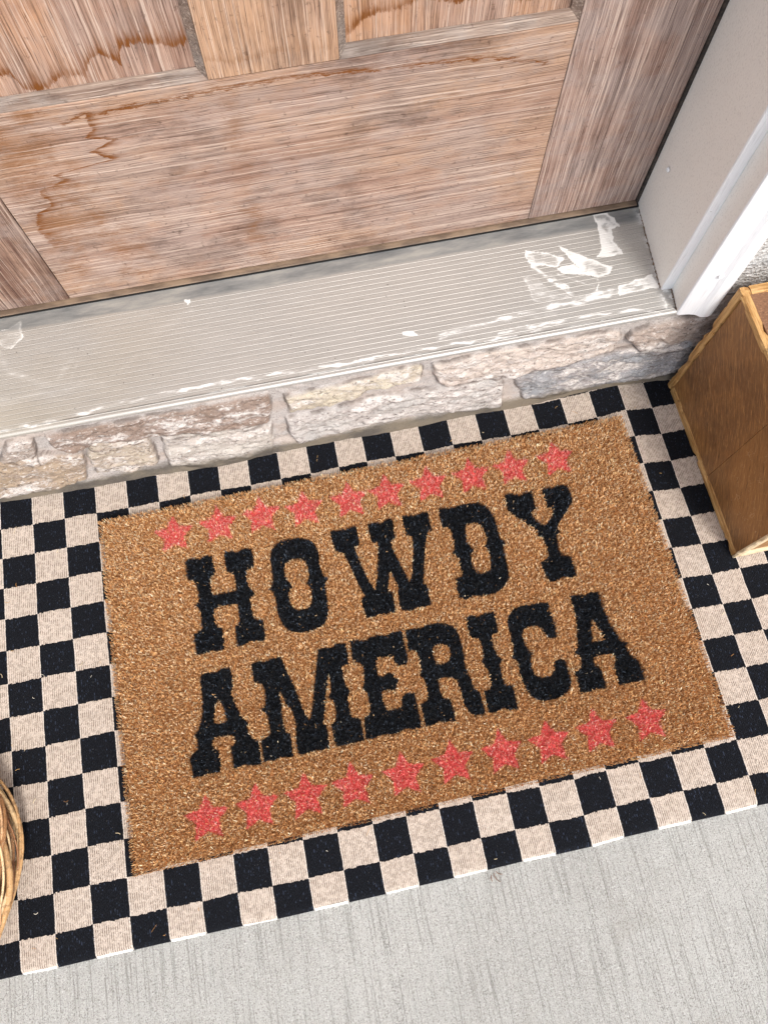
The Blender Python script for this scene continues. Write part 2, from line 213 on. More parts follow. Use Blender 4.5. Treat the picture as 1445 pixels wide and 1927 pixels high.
# ------------------------------------------------------------------ materials
def wood(name, axis, light, mid, dark, grey, seed=0.0, grey_amt=.35, stains=(), fine=560, tan=None):
    """weathered wood; axis = grain direction"""
    n = NT(name); X = n.sep()
    off = (seed * 3.1, seed * 1.7, seed * 2.3)
    S = {'x': lambda a, b: (a, b, b), 'z': lambda a, b: (b, b, a), 'y': lambda a, b: (b, a, b)}[axis]
    wob = n.noise(n.scale(n.co, (7, 7, 7), off), 1, 3)
    cv = n.n('ShaderNodeVectorMath', operation='ADD'); n.set(cv.inputs[0], n.co)
    w2 = n.m('MULTIPLY', n.m('SUBTRACT', wob, .5), .007)
    n.set(cv.inputs[1], n.comb(0.0 if axis == 'x' else w2, 0.0, 0.0 if axis == 'z' else w2)); c = cv.outputs[0]
    streak = n.noise(n.scale(c, S(1.6, 110), off), 1, 5, .62)
    broad = n.noise(n.scale(c, S(2.5, 8), off), 1, 4, .6)
    lines = n.noise(n.scale(c, S(4.5, fine), off), 1, 3, .65)
    hair = n.noise(n.scale(c, S(26, 1300), off), 1, 2, .6)
    blot = n.noise(n.scale(n.co, (12, 12, 20), off), 1, 7, .7)
    mott = n.noise(n.scale(n.co, (130, 130, 130), off), 1, 3, .7)
    col = n.mix(n.mr(streak, .36, .64), mid, light)
    if tan: col = n.mix(n.mr(broad, .40, .66), col, tan)
    col = n.mix(n.m('MULTIPLY', n.mr(blot, .42, .60), grey_amt), col, grey)
    col = n.mix(n.m('MULTIPLY', n.mr(blot, .44, .30), .45), col, mid)
    smoke = n.noise(n.scale(n.co, (7, 7, 13) if axis == 'x' else (12, 12, 4), (off[0] + 4, 1, 2)), 1, 6, .72)
    col = n.mix(n.m('MULTIPLY', n.mr(smoke, .50, .66), .42), col, dark)
    col = n.mix(n.m('MULTIPLY', n.mr(lines, .48, .30), .50), col, dark)
    col = n.mix(n.m('MULTIPLY', n.mr(lines, .54, .66), .7), col, n.mix(.45, light, srgb(232,214,198)))
    col = n.mix(n.m('MULTIPLY', n.mr(hair, .47, .32), .70), col, dark)
    col = n.mix(n.m('MULTIPLY', n.mr(mott, .40, .28), .45), col, dark)
    jag = n.m('MULTIPLY', n.m('SUBTRACT', n.noise(n.scale(n.co, (70, 20, 260) if axis == 'x' else (300, 20, 60), off), 1, 5, .8), .5), .020)
    smoke2 = n.noise(n.scale(n.co, (16, 16, 42), (off[0], 3, 7)), 1, 7, .75)
    bleed = n.noise(n.scale(n.co, S(14, 240), off), 1, 4, .7)
    patch = n.noise(n.scale(n.co, (28, 28, 28), off), 1, 3)
    for kind, pts, wdt, amt, sc in stains:
        u, v = (X[0], X[2]) if kind == 'h' else (X[2], X[0])
        if kind == 'v': pts = [(b, a) for a, b in sorted(pts, key=lambda q: q[1])]
        d = n.m('ADD', n.m('SUBTRACT', v, n.curve(u, pts)), jag)
        up = n.m('MULTIPLY', n.mr(d, -.0012, .0004), n.m('ADD', n.mr(d, .0015, wdt * .6, .52, 0.0), n.m('MULTIPLY', n.mr(d, .001, n.m('MULTIPLY', n.mr(bleed, .3, .7, .5, 2.2), wdt), .75, 0.0), n.mr(bleed, .35, .6, .35, 1.0))))
        if kind == 's': up = n.m('MULTIPLY', n.mr(n.m('ABSOLUTE', d), wdt * .1, wdt, 1.0, 0.0), n.mr(smoke2, .40, .62))
        end = n.m('MULTIPLY', n.mr(u, pts[0][0] - .004, pts[0][0]), n.mr(u, pts[-1][0], pts[-1][0] + .004, 1.0, 0.0))
        f = n.m('MULTIPLY', n.m('MULTIPLY', up, end), n.m('MULTIPLY', n.m('MULTIPLY', n.mr(patch, .32, .55, .4, 1.0), n.mr(lines, .66, .4, .65, 1.0)), amt))
        col = n.mix(f, col, sc)
    h = n.m('ADD', n.m('MULTIPLY', lines, 1.0), n.m('MULTIPLY', hair, .6))
    return n.done(col, .78, h, .8, .0014, spec=.2)

WL, WM, WD, WG = srgb(186,157,140), srgb(150,118,102), srgb(64,43,35), srgb(166,150,142)
OR_, OR2 = srgb(118,70,30), srgb(132,88,52)
tl = [(.150,.452),(.200,.462),(.243,.477),(.252,.477),(.256,.460),(.271,.457),(.295,.467),(.313,.463),(.324,.480),(.336,.482),(.349,.468),(.352,.486),(.374,.487),(.400,.479),(.411,.481)]
tr_ = [(.549,.458),(.560,.464),(.575,.477),(.590,.481),(.610,.482),(.630,.489),(.660,.479),(.690,.480),(.733,.470),(.763,.476)]
rh = [(.278,.426),(.301,.434),(.320,.432),(.351,.433),(.388,.435),(.423,.436),(.500,.438),(.580,.431),(.640,.428),(.700,.424),(.760,.408)]
rv = [(.301,.434),(.301,.415),(.291,.408),(.317,.401),(.289,.391),(.306,.378),(.243,.370),(.250,.361),(.221,.352),(.226,.332),(.204,.321),(.196,.30),(.200,.27)]
rl = [(.199,.283),(.235,.279),(.323,.262),(.391,.240),(.457,.247),(.522,.240),(.562,.246),(.615,.245),(.686,.273),(.74,.262)]
M_rail = wood('weathered rail wood', 'x', WL, WM, WD, WG, .3, .5, [('h', rh, .005, .9, OR_), ('v', rv, .018, 1.0, OR_), ('s', rl, .045, .85, OR2), ('s', [(.19,.215),(.3,.218),(.42,.212),(.55,.224),(.7,.222),(.784,.236)], .035, .7, OR2), ('s', [(.19,.43),(.4,.435),(.6,.425),(.784,.41)], .02, .6, OR2)], tan=srgb(180,146,120))
M_pl = wood('left panel wood', 'z', WL, WM, WD, WG, 1.3, .25, [('h', tl, .016, 1.0, OR_)], tan=srgb(194,148,114))
M_pr = wood('right panel wood', 'z', WL, WM, WD, WG, 2.9, .25, [('h', tr_, .018, 1.0, OR_)], tan=srgb(192,146,110))
M_mul = wood('mullion wood', 'z', srgb(196,162,138), srgb(160,124,102), WD, WG, 4.1, .12, [('h', [(.425,.468),(.45,.462),(.49,.466),(.54,.462)], .010, .35, OR2)], tan=srgb(188,150,120))
M_str = wood('right stile wood', 'z', srgb(184,158,144), srgb(138,110,98), srgb(60,42,38), srgb(160,146,140), 5.7, .6)
M_stl = wood('left stile wood', 'z', srgb(160,130,112), srgb(112,84,72), srgb(50,34,30), WG, 6.2, .5)
M_mold = wood('panel moulding wood', 'x', srgb(160,142,128), srgb(126,106,94), srgb(74,58,50), srgb(146,136,128), 7.7, .8)

def paint(name, c1, c2, bumpv=.15, sc=900, rough=.45, brush=None):
    n = NT(name); a = n.noise(n.scale(n.co, (6, 6, 6)), 1, 5); b = n.noise(n.scale(n.co, brush or (sc, sc, sc)), 1, 2)
    sp = n.voro(n.co, 60); dirt = n.m('MULTIPLY', n.mr(sp, .06, .03), n.mr(n.noise(n.co, 14, 2), .55, .62))
    col = n.mix(n.mr(a, .3, .7), c1, c2); col = n.mix(n.m('MULTIPLY', n.mr(b, .5, .25), .16), col, srgb(120,112,104))
    col = n.mix(n.m('MULTIPLY', dirt, .5), col, srgb(120,108,96))
    return n.done(col, rough, b, bumpv, .0006)
M_jamb = paint('taupe jamb paint', srgb(244,241,234), srgb(238,235,228), .6, rough=.55, brush=(900, 420, 420))
M_white = paint('white trim paint', srgb(242,243,244), srgb(234,236,238), .12, 300, .38, brush=(900, 900, 40))
M_stucco = None
def stucco():
    n = NT('rough white stucco'); a = n.noise(n.co, 90, 6, .7); v = n.voro(n.co, 220)
    h = n.m('ADD', a, n.m('MULTIPLY', v, .7)); col = n.ramp(a, [(.3, srgb(120,116,110)), (.46, srgb(196,194,190)), (.7, srgb(226,226,224))])
    return n.done(col, .95, h, 1.0, .004)
M_stucco = stucco()
def rubber(name, c, c2, rough=.6):
    n = NT(name); a = n.noise(n.scale(n.co, (30, 60, 200)), 1, 4)
    return n.done(n.mix(n.mr(a, .35, .65), c, c2), rough, a, .2, .0008)
M_black = rubber('black weatherstrip rubber', srgb(30,26,24), srgb(58,50,44))
M_sweep = rubber('brown door sweep', srgb(92,76,62), srgb(128,108,88))
M_dark = rubber('dark gap', srgb(18,16,15), srgb(26,24,22), .9)

def alu():
    n = NT('anodised threshold metal'); X = n.sep()
    big = n.noise(n.scale(n.co, (4, 7, 4)), 1, 4); fine = n.noise(n.scale(n.co, (700, 900, 900)), 1, 2)
    br = n.noise(n.scale(n.co, (18, 500, 500)), 1, 3)
    tone = n.mr(X[0], .12, .42)
    base = n.mix(tone, srgb(184,177,164), srgb(182,180,175))
    col = n.mix(n.mr(big, .35, .68), base, srgb(186,183,177))
    col = n.mix(n.m('MULTIPLY', n.mr(br, .55, .35), .16), col, srgb(110,102,92))
    col = n.mix(n.m('MULTIPLY', n.mr(fine, .52, .35), .3), col, srgb(96,92,86))
    # weathered blue-grey band by the door
    bandn = n.noise(n.scale(n.co, (14, 60, 20), (3, 0, 0)), 1, 5, .65)
    band = n.m('MULTIPLY', n.mr(n.m('ADD', X[1], n.m('MULTIPLY', n.m('SUBTRACT', bandn, .5), .020)), .7085, .7150), 1.0)
    bc = n.ramp(bandn, [(.34, srgb(104,110,113)), (.52, srgb(142,145,144)), (.68, srgb(172,172,166))])
    col = n.mix(n.m('MULTIPLY', band, .85), col, bc)
    specks = n.m('MULTIPLY', n.mr(n.voro(n.scale(n.co, (1, 1, .2)), 95), .10, .05), n.mr(n.noise(n.co, 22, 2), .56, .62))
    col = n.mix(n.m('MULTIPLY', specks, .85), col, srgb(58,50,44))
    # grooves darker; highlights on the beads and nosing painted into the colour
    g = n.attr('groove'); col = n.mix(n.m('MULTIPLY', n.mr(g, .25, 1.0), n.mr(n.noise(n.scale(n.co, (9, 30, 9)), 1, 3), .3, .7, .35, .9)), col, srgb(70,62,54))
    e = n.attr('bead'); col = n.mix(n.m('MULTIPLY', e, .30), col, srgb(205,203,197))
    # dried white residue
    r = n.attr('residue'); rn = n.noise(n.scale(n.co, (320, 420, 320)), 1, 4, .75); rs = n.noise(n.scale(n.co, (40, 130, 40)), 1, 4, .6)
    thr = n.m('ADD', n.m('MULTIPLY', rn, .5), n.m('MULTIPLY', rs, .55))
    mk = n.m('MAXIMUM', n.mr(n.m('SUBTRACT', n.m('MULTIPLY', r, 1.25), thr), -.15, .32), n.m('MULTIPLY', n.mr(r, .03, .7), .30))
    col = n.mix(n.m('MULTIPLY', mk, .75), col, srgb(232,231,227))
    met = n.m('MULTIPLY', n.m('SUBTRACT', 1.0, mk), .35)
    return n.done(col, n.mr(mk, 0, 1, .42, .75), n.m('ADD', n.m('MULTIPLY', mk, 1.0), n.m('MULTIPLY', fine, .25)), .35, .0006, metal=met)
M_alu = alu()

def stone_mat():
    n = NT('whitewashed stone'); c = n.attr('Col', 'Color'); st = n.attr('stone')
    strat = n.noise(n.scale(n.co, (55, 90, 130)), 1, 9, .8, .25); med = n.noise(n.scale(n.co, (16, 30, 40)), 1, 5, .6)
    fine = n.noise(n.co, 520, 3, .7); pit = n.noise(n.scale(n.co, (110, 150, 330)), 1, 5, .8); ff = n.noise(n.scale(n.co, (160, 300, 420)), 1, 4, .75)
    col = n.mix(n.m('MULTIPLY', n.mr(med, .35, .65), .55), c, srgb(168,152,144))
    ww = n.m('MULTIPLY', n.mr(n.m('ADD', strat, n.m('MULTIPLY', n.m('SUBTRACT', med, .5), .9)), .50, .64), n.m('MULTIPLY', st, .75))
    col = n.mix(ww, col, srgb(226,219,212))
    col = n.mix(n.m('MULTIPLY', n.mr(ff, .55, .68), n.m('MULTIPLY', st, .7)), col, srgb(238,234,229))
    col = n.mix(n.m('MULTIPLY', n.mr(pit, .46, .36), n.m('MULTIPLY', st, .85)), col, srgb(84,74,68))
    mort = n.mix(n.mr(fine, .3, .7), srgb(164,157,152), srgb(192,185,180)); mort = n.mix(n.m('MULTIPLY', n.mr(med, .45, .65), .6), mort, srgb(186,170,158))
    col = n.mix(n.mr(st, .1, .9), mort, col)
    dk = n.attr('brown_lip_shade'); col = n.mix(n.m('MULTIPLY', n.mr(n.m('ADD', dk, n.m('MULTIPLY', n.m('SUBTRACT', strat, .5), .8)), .3, .9), .85), col, n.mix(n.mr(med, .35, .6), srgb(58,50,38), srgb(104,94,76)))
    col = n.mix(n.m('MULTIPLY', n.attr('crack'), .8), col, srgb(88,76,68))
    col = n.mix(n.m('MULTIPLY', n.mr(fine, .45, .3), .45), col, srgb(84,76,70))
    return n.done(col, .95, n.m('ADD', n.m('MULTIPLY', strat, n.m('MULTIPLY', st, 1.0)), n.m('MULTIPLY', fine, .35)), .8, .0035, spec=.2)
M_stone = stone_mat()

def concrete():
    n = NT('broom finished concrete'); X = n.sep()
    sp = n.noise(n.scale(n.co, (980, 620, 900)), 1, 2, .65); sp2 = n.noise(n.co, 620, 3, .7); big = n.noise(n.co, 3.5, 5)
    broom = n.noise(n.scale(n.co, (480, 9, 1)), 1, 3, .6); line = n.noise(n.scale(n.co, (70, 2.2, 1)), 1, 3, .6); mid_ = n.noise(n.scale(n.co, (40, 12, 1)), 1, 3)
    col = n.mix(n.mr(big, .3, .7), srgb(182,180,174), srgb(193,191,185))
    col = n.mix(n.m('MULTIPLY', n.mr(mid_, .45, .65), .3), col, srgb(194,194,188))
    col = n.mix(n.m('MULTIPLY', n.mr(sp2, .53, .64), .65), col, srgb(224,224,219))
    col = n.mix(n.m('MULTIPLY', n.mr(sp, .48, .37), .70), col, srgb(118,114,106))
    col = n.mix(n.m('MULTIPLY', n.mr(broom, .48, .35), .48), col, srgb(116,112,104))
    col = n.mix(n.m('MULTIPLY', n.mr(line, .38, .33), n.m('MULTIPLY', n.mr(sp, .55, .4), .32)), col, srgb(96,92,86))
    dirt = n.noise(n.scale(n.co, (9, 14, 9), (2, 5, 0)), 1, 6, .7); col = n.mix(n.m('MULTIPLY', n.mr(dirt, .56, .72), .16), col, srgb(140,132,118))
    h = n.m('ADD', n.m('ADD', n.m('MULTIPLY', sp, 1.5), sp2), n.m('MULTIPLY', broom, 1.0))
    return n.done(col, .92, h, .8, .0022)
M_conc = concrete()

def rug_mat():
    n = NT('woven checked cotton'); u = n.n('ShaderNodeUVMap').outputs[0]; U = n.sep(u)
    TH = 17.0                                        # warp threads per square
    tid = n.m('FLOOR', n.m('MULTIPLY', U[0], TH))
    wn = n.n('ShaderNodeTexWhiteNoise', noise_dimensions='1D'); n.set(wn.inputs['W'], tid); rnd = wn.outputs['Value']
    jag = n.m('MULTIPLY', n.m('SUBTRACT', rnd, .5), .034)
    v2 = n.m('ADD', n.m('ADD', U[1], jag), n.m('MULTIPLY', n.m('SUBTRACT', n.noise(n.scale(u, (1.1, 1.1, 1)), 1, 2), .5), .10))
    u2 = n.m('ADD', U[0], n.m('MULTIPLY', n.m('SUBTRACT', n.noise(n.scale(u, (1.3, 3, 1), (4, 2, 0)), 1, 3), .5), .05))
    par = n.m('MODULO', n.m('ADD', n.m('ADD', n.m('FLOOR', u2), n.m('FLOOR', v2)), 200.0), 2.0)   # 0 black, 1 cream
    fu = n.m('FRACT', n.m('MULTIPLY', U[0], TH)); rib = n.m('PINGPONG', fu, .5)                     # 0 edge .5 centre
    dash = n.noise(n.scale(n.comb(n.m('DIVIDE', tid, 3.1), U[1], 0.0), (7.7, 7, 1)), 1, 2, .6)
    chev = n.m('SINE', n.m('MULTIPLY', n.m('ADD', U[1], n.m('MULTIPLY', n.m('PINGPONG', U[0], .18), 1.1)), 62.0))
    fuzz = n.noise(n.scale(u, (64, 20, 1)), 1, 3, .75); patch = n.noise(n.scale(u, (2.4, 2.4, 1)), 1, 4, .6)
    cream = n.mix(n.mr(patch, .3, .7), srgb(194,179,164), srgb(205,190,176))
    cream = n.mix(n.m('MULTIPLY', n.mr(fuzz, .46, .30), .55), cream, srgb(138,120,102))
    cream = n.mix(n.m('MULTIPLY', n.mr(fuzz, .55, .72), .55), cream, srgb(240,230,218))
    gap = n.m('MULTIPLY', n.mr(rib, .36, .08), n.mr(dash, .42, .56))
    cream = n.mix(n.m('MULTIPLY', gap, .78), cream, srgb(92,76,64))
    cream = n.mix(n.m('MULTIPLY', n.mr(chev, .2, .95), n.m('MULTIPLY', n.mr(patch, .38, .56), .22)), cream, srgb(150,132,114))
    blk = n.mix(n.m('MULTIPLY', n.mr(fuzz, .5, .72), .55), srgb(17,18,22), srgb(52,58,68))
    blk = n.mix(n.m('MULTIPLY', n.mr(dash, .56, .70), n.m('MULTIPLY', n.mr(rib, .15, .4), .8)), blk, srgb(56,64,80))  # blue-grey streaks paint highlights into the black yarn
    lint = n.m('MULTIPLY', n.mr(n.voro(n.scale(u, (9, 7, 1)), 1), .055, .03), 1.0)
    blk = n.mix(n.m('MULTIPLY', lint, .5), blk, srgb(190,186,176))
    edge = n.m('MULTIPLY', n.mr(n.m('PINGPONG', u2, .5), .035, .012), n.m('MULTIPLY', n.mr(n.noise(n.scale(u, (2, 30, 1)), 1, 2), .4, .6), .5))
    col = n.mix(par, blk, n.mix(edge, cream, srgb(245,240,232)))
    h = n.m('ADD', n.m('ADD', n.m('MULTIPLY', rib, 1.3), n.m('MULTIPLY', fuzz, 1.1)), n.m('ADD', n.m('MULTIPLY', chev, .12), n.m('MULTIPLY', par, .25)))
    return n.done(col, .95, h, .7, .0012, spec=.12)
M_rug = rug_mat()
def rug_edge():
    n = NT('rug edge cotton with painted sunlight'); f = n.noise(n.scale(n.co, (500, 500, 500)), 1, 3)
    return n.done(n.mix(n.mr(f, .3, .7), srgb(225,220,210), srgb(246,243,238)), .9, f, .5, .001)
def fibre(name, rough=.75, spec=.25):
    n = NT(name); return n.done(n.attr('Col', 'Color'), rough, spec=spec)
M_fib = fibre('coir fibre'); M_dyed = fibre('dyed coir fibre', .5, .45); M_twig = None
def twig():
    n = NT('dry vine bark'); c = n.attr('Col', 'Color'); a = n.noise(n.co, 160, 5, .7); b = n.noise(n.co, 700, 2)
    col = n.mix(n.m('MULTIPLY', n.mr(a, .52, .38), .55), c, srgb(96,66,40)); col = n.mix(n.m('MULTIPLY', n.mr(b, .55, .7), .4), col, srgb(232,214,178))
    return n.done(col, .65, n.m('ADD', a, b), .5, .001)
M_twig = twig()
def crate_panel(name, c1, c2, c3, seed, ang):
    n = NT(name); mp = n.n('ShaderNodeMapping'); n.set(mp.inputs[0], n.co); mp.inputs['Rotation'].default_value = (ang, 0, 0); mp.inputs['Location'].default_value = (seed, seed, seed); c = mp.outputs[0]
    swirl = n.noise(n.scale(n.co, (5, 5, 5), (seed, 0, 0)), 1, 3); cv = n.n('ShaderNodeVectorMath', operation='ADD'); n.set(cv.inputs[0], c)
    n.set(cv.inputs[1], n.comb(0.0, n.m('MULTIPLY', swirl, .05), 0.0)); c = cv.outputs[0]
    st = n.noise(n.scale(c, (300, 420, 48)), 1, 5, .75); broad = n.noise(n.scale(n.co, (7, 7, 7), (seed, 2, 0)), 1, 4, .6); hair = n.noise(n.scale(c, (300, 900, 60)), 1, 2)
    col = n.mix(n.mr(broad, .35, .65), c1, c2); col = n.mix(n.m('MULTIPLY', n.mr(st, .5, .68), .6), col, c3)
    col = n.mix(n.m('MULTIPLY', n.mr(st, .46, .3), .6), col, srgb(44,27,16)); col = n.mix(n.m('MULTIPLY', n.mr(hair, .6, .72), .55), col, srgb(206,160,104))
    scr = n.n('ShaderNodeTexVoronoi', feature='DISTANCE_TO_EDGE'); n.set(scr.inputs['Vector'], n.scale(n.co, (30, 42, 26), (seed, 0, 1))); sm = n.noise(n.co, 60, 3)
    ms = n.m('MULTIPLY', n.mr(scr.outputs['Distance'], .03, .01), n.m('MULTIPLY', n.mr(sm, .55, .62), n.mr(broad, .5, .6)))
    col = n.mix(n.m('MULTIPLY', ms, .6), col, srgb(226,196,156))
    return n.done(col, .45, n.m('ADD', st, n.m('MULTIPLY', ms, -.5)), .35, .0012, spec=.4)
M_cp = crate_panel('stained brown plywood', srgb(120,84,52), srgb(154,108,62), srgb(190,140,84), 1.0, .75)
M_ct = crate_panel('reddish brown plywood top', srgb(112,78,56), srgb(132,94,68), srgb(164,124,92), 3.0, 0)
def strip(name, c1, c2, c3, axis):
    n = NT(name); S = {'x': (20, 260, 260), 'y': (260, 20, 260), 'z': (260, 260, 20)}[axis]
    a = n.noise(n.scale(n.co, S), 1, 5, .7); b = n.noise(n.co, 35, 4, .6)
    col = n.mix(n.mr(a, .35, .65), c1, c2); col = n.mix(n.m('MULTIPLY', n.mr(b, .42, .3), .8), col, c3)
    return n.done(col, .6, a, .7, .0015)
HC = (srgb(158,112,58), srgb(206,164,106), srgb(74,46,22))
M_sx, M_sy, M_sz = (strip('honey wood strip ' + a, *HC, a) for a in 'xyz')
M_pale = strip('pale bare wood strip', srgb(206,180,140), srgb(232,212,178), srgb(150,118,80), 'x')

# ------------------------------------------------------------------ ground
GZ = -.006
gp = np_mesh('patio', [(-30, -40, GZ), (30, -40, GZ), (30, .62, GZ), (-30, .62, GZ)], [(0, 1, 2, 3)])
tag(link('patio', gp, M_conc), 'pale grey broom-finished concrete porch floor', 'floor', kind='structure')

# ------------------------------------------------------------------ stone wall under the threshold
T = .17
xs = np.concatenate([np.arange(-.6, 1.12, .0015), np.arange(1.12, 1.7, .004)]); zs = np.arange(GZ - .002, .1705, .0014)
XX, ZZ = np.meshgrid(xs, zs, indexing='ij')
SC = dict(U1=(166,152,140), U2=(146,126,112), U3=(202,190,168), U4=(206,192,180), U5=(176,160,148), L0=(168,148,126), L1=(184,170,152), L2=(196,188,178), L3=(186,180,174), L4=(152,153,155))
poly = {k: [(a / 1000, min(b / 1000, .147) - (.004 if b > 125 else 0)) for a, b in v] for k, v in STONES.items()}
for i, (x0, x1, lo) in enumerate([(-.24, .035, 0), (-.5, -.26, 0), (-.33, -.04, 1), (-.6, -.35, 1), (1.07, 1.30, 0), (1.32, 1.6, 0), (1.06, 1.22, 1), (1.24, 1.5, 1)]):
    z0, z1 = ((.012, .085) if lo else (.098, .152)); k = 'Z%d' % i
    poly[k] = [(x0, z0 + .01), (x0 + .01, z1), ((x0 + x1) / 2, z1 + .004), (x1 - .01, z1), (x1, z0 + .012), ((x0 + x1) / 2, z0 - .003)]
    SC[k] = random.choice([(176,150,120), (196,176,150), (160,150,142)])
lin = lambda c: np.array(srgb(*c)[:3])
crack = np.zeros(XX.shape); Hh = np.zeros(XX.shape); stone = np.zeros(XX.shape); colr = np.zeros(XX.shape + (3,)) + lin((170,164,158))
wx = XX + .004 * fbm(XX * 60, ZZ * 60, 11, 3); wz = ZZ + .003 * fbm(XX * 50, ZZ * 80, 12, 3)
for q, (k, P) in enumerate(poly.items()):
    x0 = min(p[0] for p in P) - .02; x1 = max(p[0] for p in P) + .02
    s = (xs > x0) & (xs < x1); px, pz = wx[s], wz[s]
    d = pdist(px, pz, P, True) * np.where(inside(px, pz, P), 1, -1)
    rise = np.clip((d + .0005) / .0075, 0, 1); rise = np.sqrt(np.clip(1 - (1 - rise) ** 2, 0, 1))
    rough = fbm(XX[s] * 45, ZZ[s] * 110, 30 + q, 6, .6) * .0055 + fbm(XX[s] * 12, ZZ[s] * 30, 60 + q, 3) * .006
    hh = rise * (.0078 + rough)
    m = hh > Hh[s]; Hh[s] = np.where(m, hh, Hh[s]); stone[s] = np.maximum(stone[s], np.clip(d / .004 + .4, 0, 1))
    crack[s] = np.maximum(crack[s], np.exp(-((d + .0006) / .0013) ** 2) * np.clip(.75 + 2.2 * fbm(XX[s] * 50, ZZ[s] * 50, 200 + q, 3), 0, 1))
    c = lin(SC[k]); colr[s] = np.where((d > -.001)[..., None], c, colr[s])
Hh += fbm(XX * 120, ZZ * 120, 5, 4) * .0016 + fbm(XX * 14, ZZ * 14, 6, 2) * .003
Yw = .5775 - .0135 * (1 - np.clip(ZZ / .16, 0, 1)) - Hh
lip = np.exp(-((ZZ - GZ) / .012) ** 2); lipmod = .5 + vnoise(XX * 9, ZZ * 0, 77)
Yw -= lip * .004 * lipmod
undercut = np.clip((.012 - ZZ) / .016, 0, 1) * np.clip(.95 - lipmod, 0, 1) * .016; Yw += undercut
base_y = np.interp(xs, [-.6] + [p[0] for p in BASE] + [1.7], [.560] + [p[1] for p in BASE] + [.552])[:, None]
kb = np.clip(1 - (ZZ - GZ) / .030, 0, 1) ** 1.3; Yw = Yw * (1 - kb) + (base_y - .0015 * (fbm(XX * 60, ZZ * 90, 91, 3) + .2)) * kb
brown_lip_shade = np.clip(1.5 - (ZZ - GZ) / (.016 + .012 * lipmod), 0, 1)  # brown mortar lip, with the shade beneath it painted into the colour
stone *= 1 - np.clip(2.0 - (ZZ - GZ) / .010, 0, 1)
V = np.stack([XX, Yw, ZZ], -1).reshape(-1, 3)
wall = empty('stone_riser', (.5, .57, 0), 'low whitewashed stone step riser under the metal door threshold', 'stone wall')
me = np_mesh('stone_facing', V, grid_faces(len(xs), len(zs)), col=colr.reshape(-1, 3), smooth=True, extra={'stone': stone.ravel(), 'brown_lip_shade': brown_lip_shade.ravel(), 'crack': crack.ravel()})
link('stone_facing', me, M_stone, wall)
box('core', (-.6, .592, GZ), (1.7, .80, .158), M_stone, wall, 0)

# ------------------------------------------------------------------ threshold
thr = empty('door_threshold', (.48, .65, T), 'ribbed metal door threshold with white dried residue', 'threshold')
prof = []           # (y, z, groove, bead)
y = .7405; prof += [(q, T, 0, 0) for q in np.linspace(y, .7105, 22)]
yg = .7085
while yg > .5775:
    prof += [(yg + .0008, T, 0, .0), (yg + .0005, T + .00010, 0, 1), (yg + .0001, T, .2, .6), (yg - .0002, T - .00045, 1, 0), (yg - .0006, T, .3, 0), (yg - .0010, T, 0, 0), (yg - .0026, T, 0, 0), (yg - .0042, T, 0, 0), (yg - .0056, T, 0, 0)]
    yg -= .0072
prof += [(.5735, T, 0, 0), (.5715, T - .0004, 0, .2), (.5695, T + .0004, 0, .6), (.5675, T - .0002, 0, 1), (.5662, T - .0016, 0, 1), (.5658, T - .0040, 0, .4), (.5668, T - .0058, 0, 0), (.580, T - .0062, 0, 0)]
tx = np.concatenate([np.arange(.02, .945, .0016), [.945]]); pr = np.array(prof)
YY = np.repeat(pr[None, :, 0], len(tx), 0); TX = np.repeat(tx[:, None], len(pr), 1)
ZT = np.repeat(pr[None, :, 1], len(tx), 0) + fbm(TX * 30, YY * 30, 3, 2) * .0001
res = np.zeros(TX.shape); wxx = TX * 1000 + fbm(TX * 90, YY * 90, 8, 3) * 5; wyy = YY * 1000 + fbm(TX * 90, YY * 90, 9, 3) * 4
for kind, a, wd, pts in RES:
    d = pdist(wxx, wyy, pts, kind == 'p')
    if kind == 'p':
        ins = inside(wxx, wyy, pts); v = np.where(ins, .62 + .25 * np.exp(-(d / 2.2) ** 2) + .5 * fbm(TX * 70, YY * 70, 31, 3), np.clip(1 - d / 1.0, 0, 1))
    else: v = np.clip(1.0 * (1 - (d / (wd * 1.0)) ** 2), 0, 1) * (.62 + .7 * fbm(TX * 60, YY * 260, 23, 4))
    res = np.maximum(res, a * v)
res = np.maximum(res, .55 * np.clip(1 - (.925 + .0 - TX - (YY - .6) * -.07) / .012, 0, 1) * (fbm(TX * 100, YY * 100, 15, 3) > 0))
okx = np.ones(TX.shape)
V = np.stack([TX, YY, ZT], -1).reshape(-1, 3)
me = np_mesh('tread', V, grid_faces(len(tx), len(pr))[:, ::-1], smooth=False, extra={'groove': np.repeat(pr[None, :, 2], len(tx), 0).ravel(), 'bead': np.repeat(pr[None, :, 3], len(tx), 0).ravel(), 'residue': res.ravel()})
link('tread', me, M_alu, thr)
box('gap_shade', (.02, .7335, T - .004), (.94, .76, T + .0016), M_dark, thr, 0)  # black strip painted in for the shade in the gap below the sweep

